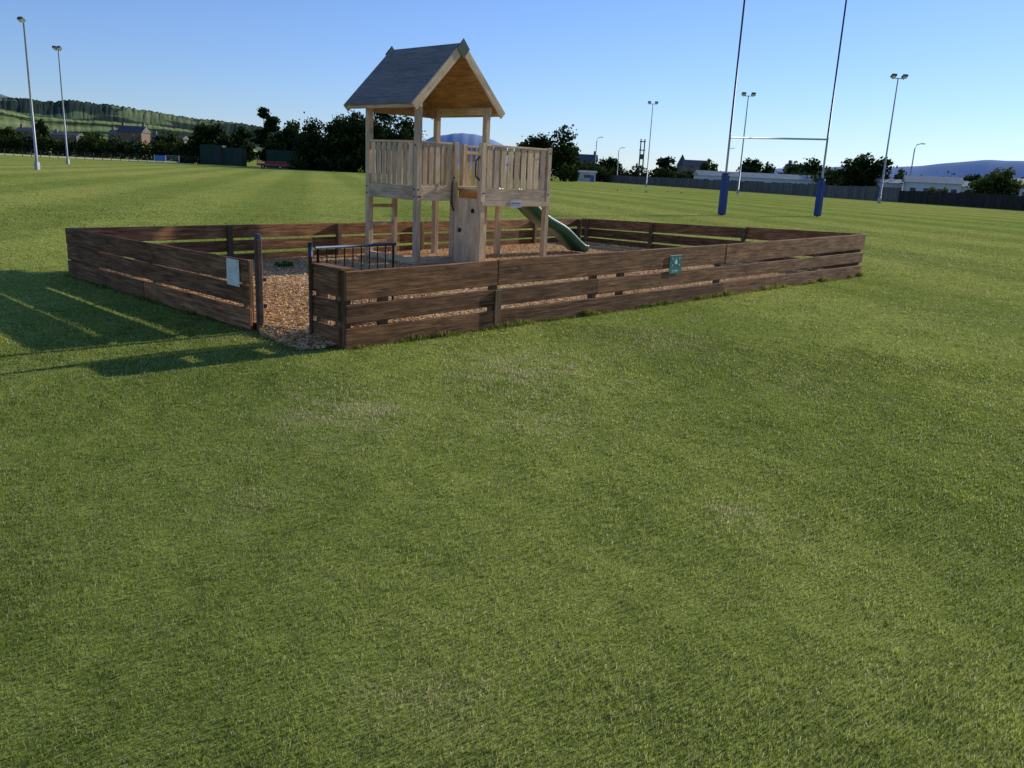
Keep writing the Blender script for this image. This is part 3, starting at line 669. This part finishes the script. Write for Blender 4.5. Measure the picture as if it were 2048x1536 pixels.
# ---------------------------------------------------------------- buildings
def house(px,D,wpx,eave_y,ridge_y,label,wm,rm,name='house',rot=0.,depth=7,wins=3,chim=1,door=True,cat='house'):
    p=at(px,D); w=wpx*D/F; he=zat(p.x,p.y,eave_y); hr=zat(p.x,p.y,ridge_y)
    e=empty(name,p,rot,label,cat)
    MB().box((0,depth/2,he/2),(1,0,0),(0,1,0),(0,0,1),w,depth,he).build('wall',M[wm],e)
    r=MB(); ov=.35
    r.prism([(-w/2-ov,-ov,he),(-w/2-ov,depth/2,hr),(-w/2-ov,depth+ov,he)],(w+2*ov,0,0)); ro=r.build('roof',M[rm],e)
    for i in range(chim):
        x_=(-w/2+.6) if i==0 else w/2-.6
        MB().box((x_,depth/2,hr+.3),(1,0,0),(0,1,0),(0,0,1),.8,.8,1.6).build('chimney',M[wm],ro)
    fm_='whitepaint' if name=='mobile_home' else 'stone'
    for i in range(wins):
        x_=-w/2+w*(i+.5)/wins
        o=MB().box((x_,-.02,he*.58),(1,0,0),(0,1,0),(0,0,1),min(1.5,w/wins*.5),.08,he*.32).build('window',M[fm_],e)
        MB().box((x_,-.07,he*.58),(1,0,0),(0,1,0),(0,0,1),min(1.3,w/wins*.42),.04,he*.26).build('pane',M['glass'],o)
    if door: MB().box((w*.02+w/wins*.5 if wins>1 else w*.3,-.03,he*.36),(1,0,0),(0,1,0),(0,0,1),.9,.06,he*.7).build('door',M['bluep'],e)
    return e
house(262,300,46,264,251,'red sandstone house with two chimneys standing above the left hedge','brick','slate',chim=2,wins=3)
house(232,320,26,268,259,'smaller brown house left of the red sandstone house','stone','slate',chim=1,wins=2)
house(130,330,50,270,264,'low dark roofed house behind the hedge between the left masts and red house','stone','slate',chim=1,wins=4)
house(52,320,34,262,254,'pale stone house at the far left edge','stone','slate',chim=1,wins=3)
house(335,340,60,277,269,'low grey roofed house right of the red sandstone house','stone','slate',chim=1,wins=4)
house(1168,280,46,322,308,'dark roofed house with chimneys above the white hut','stone','slate',chim=2,wins=2)
house(1392,290,44,332,320,'slate roofed building beside the thin church spire','stone','slate',chim=0,wins=3,cat='building')
house(1595,280,36,336,328,'small far house seen just left of the right goal post','stone','slate',chim=1,wins=2)
p=at(1360,300); h=zat(p.x,p.y,308); e=empty('church',p,0,'tiny dark church spire on the skyline left of the goal','church')
MB().box((0,0,h*.3),(1,0,0),(0,1,0),(0,0,1),3,3,h*.6).build('tower',M['stone'],e)
s=MB(); s.v=[Vector(v) for v in ((-1.7,-1.7,h*.6),(1.7,-1.7,h*.6),(1.7,1.7,h*.6),(-1.7,1.7,h*.6),(0,0,h))]; s.f=[[0,1,4],[1,2,4],[2,3,4],[3,0,4],[3,2,1,0]]; s.uv=[(0,0)]*16; s.t=[.5]*5; s.sm=[False]*5; s.build('spire',M['slate'],e)
house(1174,200,32,345,341,'small white hut with a blue door at the field edge','cream','paleroof','hut',depth=3,wins=1,chim=0,cat='hut')
house(1520,190,240,356,346,'long pale roofed row of mobile homes behind the goal','cream','paleroof','mobile_home',depth=6,wins=9,chim=0,door=False,cat='mobile home')
house(1862,128,96,366,352,'white mobile home with shallow gabled roof behind the dark fence','cream','paleroof','mobile_home',rot=-.35,depth=6,wins=4,chim=0,cat='mobile home')
house(1782,135,40,366,358,'small cream mobile home left of the big white mobile home','cream','paleroof','mobile_home',depth=4,wins=2,chim=0,cat='mobile home')
house(1945,132,46,374,363,'low white mobile home right of the big gabled one','cream','paleroof','mobile_home',depth=4,wins=2,chim=0,cat='mobile home')
house(2062,118,56,372,358,'white mobile home cut off by the right edge','cream','paleroof','mobile_home',depth=5,wins=3,chim=0,cat='mobile home')
def container(px,D,wpx,ytop,label,mat,name='storage_container'):
    p=at(px,D); w=wpx*D/F; h=zat(p.x,p.y,ytop); e=empty(name,p,random.uniform(-.15,.15),label,'container')
    m=MB(); m.box((0,1.3,h/2),(1,0,0),(0,1,0),(0,0,1),w,2.5,h-.1); k=int(w/.3)
    for i in range(k): m.box((-w/2+.15+i*w/k,.03,h/2),(1,0,0),(0,1,0),(0,0,1),.14,.06,h-.5)
    m.build('body',M[mat],e); MB().box((0,1.3,h-.02),(1,0,0),(0,1,0),(0,0,1),w+.1,2.6,.1).build('roof_panel',M['cont'],e)
    for sx in (-1,1): MB().box((sx*(w/2-.05),.02,h/2),(1,0,0),(0,1,0),(0,0,1),.16,.14,h-.1).build('corner_post',M['cont'],e)
    MB().box((w*.25,-.02,h*.48),(1,0,0),(0,1,0),(0,0,1),1.6,.07,h*.8).build('door',M['black'],e)
    return e
container(424,172,42,290,'tall dark green storage container, leftmost of the three by the trees','cont')
container(466,172,36,296,'dark green storage container in the middle of the three','cont')
container(583,170,98,302,'long low green shed right of the storage containers','cont','storage_shed')
p=at(334,165); e=empty('mobile_barrier',p,.1,'small blue and white barrier frame standing at the far left field edge','barrier')
for x_ in (-2.3,-.2,2.3): MB().beam((x_,0,0),(x_,0,1.5),.08,.08,side=(0,1,0)).build('leg',M['whitepaint'],e)
MB().box((-1.25,0,.9),(1,0,0),(0,1,0),(0,0,1),2.0,.05,1.1).build('blue_panel',M['bluep'],e)
for z in (.5,.85,1.2,1.5): MB().beam((-.15,0,z),(2.25,0,z),.04,.06).build('rail',M['galv'],e)
p=at(546,150); e=empty('red_trailer',p,.05,'low red flat trailer with wheels parked before the long green shed','trailer')
MB().box((0,0,.75),(1,0,0),(0,1,0),(0,0,1),5.2,1.8,.4).build('bed',M['red'],e,.03)
for x_ in (-2.5,-.8,.9,2.5): MB().beam((x_,-.85,.8),(x_,-.85,1.3),.1,.1,side=(0,1,0)).build('stake',M['red'],e)
MB().beam((-2.55,-.85,1.25),(2.55,-.85,1.25),.05,.14).build('side_rail',M['red'],e)
for x_ in (-1.5,1.5):
    o=MB().tube([(x_,-1.0,.38),(x_,-.8,.38)],.38,16).build('wheel',M['black'],e); MB().tube([(x_,-1.02,.38),(x_,-1.0,.38)],.18,12).build('rim',M['galv'],o)
MB().beam((2.6,0,.7),(3.8,0,.5),.08,.08).build('drawbar',M['red'],e)
def rail(px0,D0,px1,D1,h,label,n_):
    a=at(px0,D0);b=at(px1,D1);d=b-a;L=d.length; e=empty('railing_fence',a,math.atan2(d.y,d.x),label,'fence')
    for i in range(n_+1): MB().beam((L*i/n_,0,0),(L*i/n_,0,h),.1,.1,side=(0,1,0)).build('post',M['darkfence'],e)
    for z in (h*.35,h*.66,h*.96): MB().beam((0,0,z),(L,0,z),.05,.09).build('rail',M['darkfence'],e)
rail(-150,168,312,168,1.35,'thin dark post and rail fence along the far left field edge',26)
rail(358,168,408,168,1.35,'short piece of post and rail fence by the storage container',4)
def panels(px0,D0,px1,D1,h,label,k,mat):
    a=at(px0,D0);b=at(px1,D1);d=b-a;L=d.length; e=empty('boundary_fence',a,math.atan2(d.y,d.x),label,'fence')
    for i in range(k):
        x0,x1=L*i/k+.08,L*(i+1)/k-.08; hh=h*random.uniform(.94,1.04); m=MB(); nb=8
        for j in range(nb): m.box((x0+(x1-x0)*(j+.5)/nb,0,hh/2),(0,0,1),(1,0,0),(0,1,0),hh,(x1-x0)/nb-.02,.04)
        m.build('panel',M[mat],e)
    for i in range(k+1): MB().beam((L*i/k,0,0),(L*i/k,0,h*1.06),.14,.14,side=(0,1,0)).build('post',M[mat],e)
fa=at(1196,222); fb=at(2052,90)
tt=tx_at(fa,fb,1795,0); fm=fa.lerp(fb,tt)
def px_(p): return proj(p.x,p.y,0)[0]
panels(1196,222,px_(fm),fm.y,1.75,'long grey timber boundary fence behind the rugby goal',34,'greyfence')
fe=fa.lerp(fb,1.12)
panels(px_(fm)+1,fm.y,px_(fe),fe.y,1.5,'dark low boundary fence in front of the mobile homes at right',14,'darkfence')
def birdm():
    m=MB(); m.blob((0,0,.12),(.12,.055,.06),jit=.03); m.blob((.12,0,.2),(.04,.035,.035),jit=.02,sub=1); m.prism([(-.1,-.025,.12),(-.1,.025,.12),(-.22,0,.1)],(0,0,.02)); m.prism([(.15,-.01,.2),(.15,.01,.2),(.2,0,.19)],(0,0,.012))
    for s_ in (-.03,.03): m.tube([(0,s_,0),(0,s_,.08)],.007,5)
    return m
b0=birdm().build('bird',M['bird'])
for i,(a,b_) in enumerate([(1235,383),(1262,381),(1292,386),(1335,385),(1362,388)]):
    o=b0 if i==0 else b0.copy()
    if i: COL.objects.link(o)
    o.location=P(a,b_); o.rotation_euler=(0,0,random.uniform(0,6.28)); tag(o,'tiny dark bird feeding on the grass left of the rugby goal','bird','tiny dark birds feeding on the far grass')
# ---------------------------------------------------------------- hills
def ridge(name,pts,D,fd,mat,amp,seg=160,rough=0.):
    xs=np.array([p[0] for p in pts]);ys=np.array([p[1] for p in pts],float); cols=np.linspace(xs[0],xs[-1],seg); rows=20; vs=[];fs=[]
    yi=np.interp(cols,xs,ys); kz=np.ones(7)/7; ysm=np.convolve(np.pad(yi,3,mode='edge'),kz,'valid')
    for i,px in enumerate(cols):
        p=at(px,D); hz=max(0,zat(p.x,p.y,ysm[i])); hz*=1+amp*(math.sin(i*.21)+.5*math.sin(i*.5+1))
        for j in range(rows):
            t=j/(rows-1)*2-1; prof=(math.cos(t*math.pi)+1)/2
            vs.append((p.x*(1+t*fd/D),D+t*fd,hz*prof-3*(1-prof)+random.uniform(0,rough)*prof))
    for i in range(seg-1):
        for j in range(rows-1): a=i*rows+j; fs.append([a,a+rows,a+rows+1,a+1])
    me=bpy.data.meshes.new(name); me.from_pydata(vs,[],fs); me.polygons.foreach_set('use_smooth',[True]*len(fs)); me.materials.append(mat); o=bpy.data.objects.new(name,me); COL.objects.link(o); return tag(o,kind='structure')
hm1=hill_mat('hill_forest',[(.46,(.04,.06,.045)),(.52,(.06,.08,.05)),(.54,(.15,.19,.09)),(.75,(.22,.25,.12))],.0035,det=3.,ys=1.6)
hm2=hill_mat('hill_fields',[(.43,(.035,.05,.03)),(.46,(.07,.095,.04)),(.49,(.18,.24,.085)),(.70,(.29,.33,.14))],.007,det=3.,ys=1.8)
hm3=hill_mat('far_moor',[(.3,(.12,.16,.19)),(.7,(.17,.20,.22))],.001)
hm4=hill_mat('mountain_haze_blue',[(.3,(.27,.35,.50)),(.7,(.31,.39,.55))],.0004)  # aerial haze put into the mountains' bluish diffuse colour, no volume
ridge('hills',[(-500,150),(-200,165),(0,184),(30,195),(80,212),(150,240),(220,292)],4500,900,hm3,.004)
ridge('hills',[(-500,203),(-200,198),(0,196),(60,200),(110,206),(150,203),(190,208),(260,217),(330,229),(400,240),(480,248),(560,262),(680,300),(760,330)],2600,900,hm1,.006,420,rough=5)
ridge('hills',[(-500,215),(-200,222),(0,218),(60,230),(130,238),(250,247),(330,254),(400,264),(480,285),(540,312)],1500,600,hm2,.006,320,rough=1.5)
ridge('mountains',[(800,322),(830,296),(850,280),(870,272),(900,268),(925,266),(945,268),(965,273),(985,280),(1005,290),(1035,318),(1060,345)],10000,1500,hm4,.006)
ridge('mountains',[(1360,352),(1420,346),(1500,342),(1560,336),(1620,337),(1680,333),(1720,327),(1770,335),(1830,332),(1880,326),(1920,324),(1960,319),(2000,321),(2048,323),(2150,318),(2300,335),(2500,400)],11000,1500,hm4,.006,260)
# ---------------------------------------------------------------- camera, light, sky
cam=bpy.data.cameras.new('camera'); co_=bpy.data.objects.new('camera',cam); COL.objects.link(co_)
cam.sensor_width=36; cam.lens=F/2048*36; cam.clip_end=40000; cam.clip_start=.05
R=Vector((1,0,0));UP=Vector((0,sT,cT));FW=Vector((0,cT,-sT))
R2=R*cR+UP*sR; U2=-R*sR+UP*cR
mt=Matrix((R2,U2,-FW)).transposed().to_4x4(); mt.translation=(0,0,EH); co_.matrix_world=mt; S.camera=co_
EL=math.radians(20); AZ=math.radians(41.5)
sd=Vector((math.cos(AZ)*math.cos(EL),math.sin(AZ)*math.cos(EL),math.sin(EL)))
sl=bpy.data.lights.new('sun','SUN'); sl.energy=5.0; sl.angle=math.radians(.5); sl.color=(1,.93,.80)
so=bpy.data.objects.new('sun',sl); COL.objects.link(so); so.rotation_euler=sd.to_track_quat('Z','Y').to_euler()
w=bpy.data.worlds.new('World'); S.world=w; w.use_nodes=True; nt=w.node_tree; bg=nt.nodes['Background']
sk=nt.nodes.new('ShaderNodeTexSky'); sk.sky_type='NISHITA'; sk.sun_disc=False; sk.sun_elevation=EL; sk.sun_rotation=math.pi/2-AZ
sk.air_density=1.0; sk.dust_density=.05; sk.ozone_density=1.8
gmn=nt.nodes.new('ShaderNodeGamma'); gmn.inputs[1].default_value=.90; nt.links.new(sk.outputs[0],gmn.inputs[0])
tint=mix(nt,1.0,gmn.outputs[0],(.69,.88,1.38),'MULTIPLY')
nt.links.new(tint,bg.inputs[0]); bg.inputs[1].default_value=.132
S.view_settings.view_transform='Standard'; S.view_settings.look='None'; S.view_settings.exposure=0
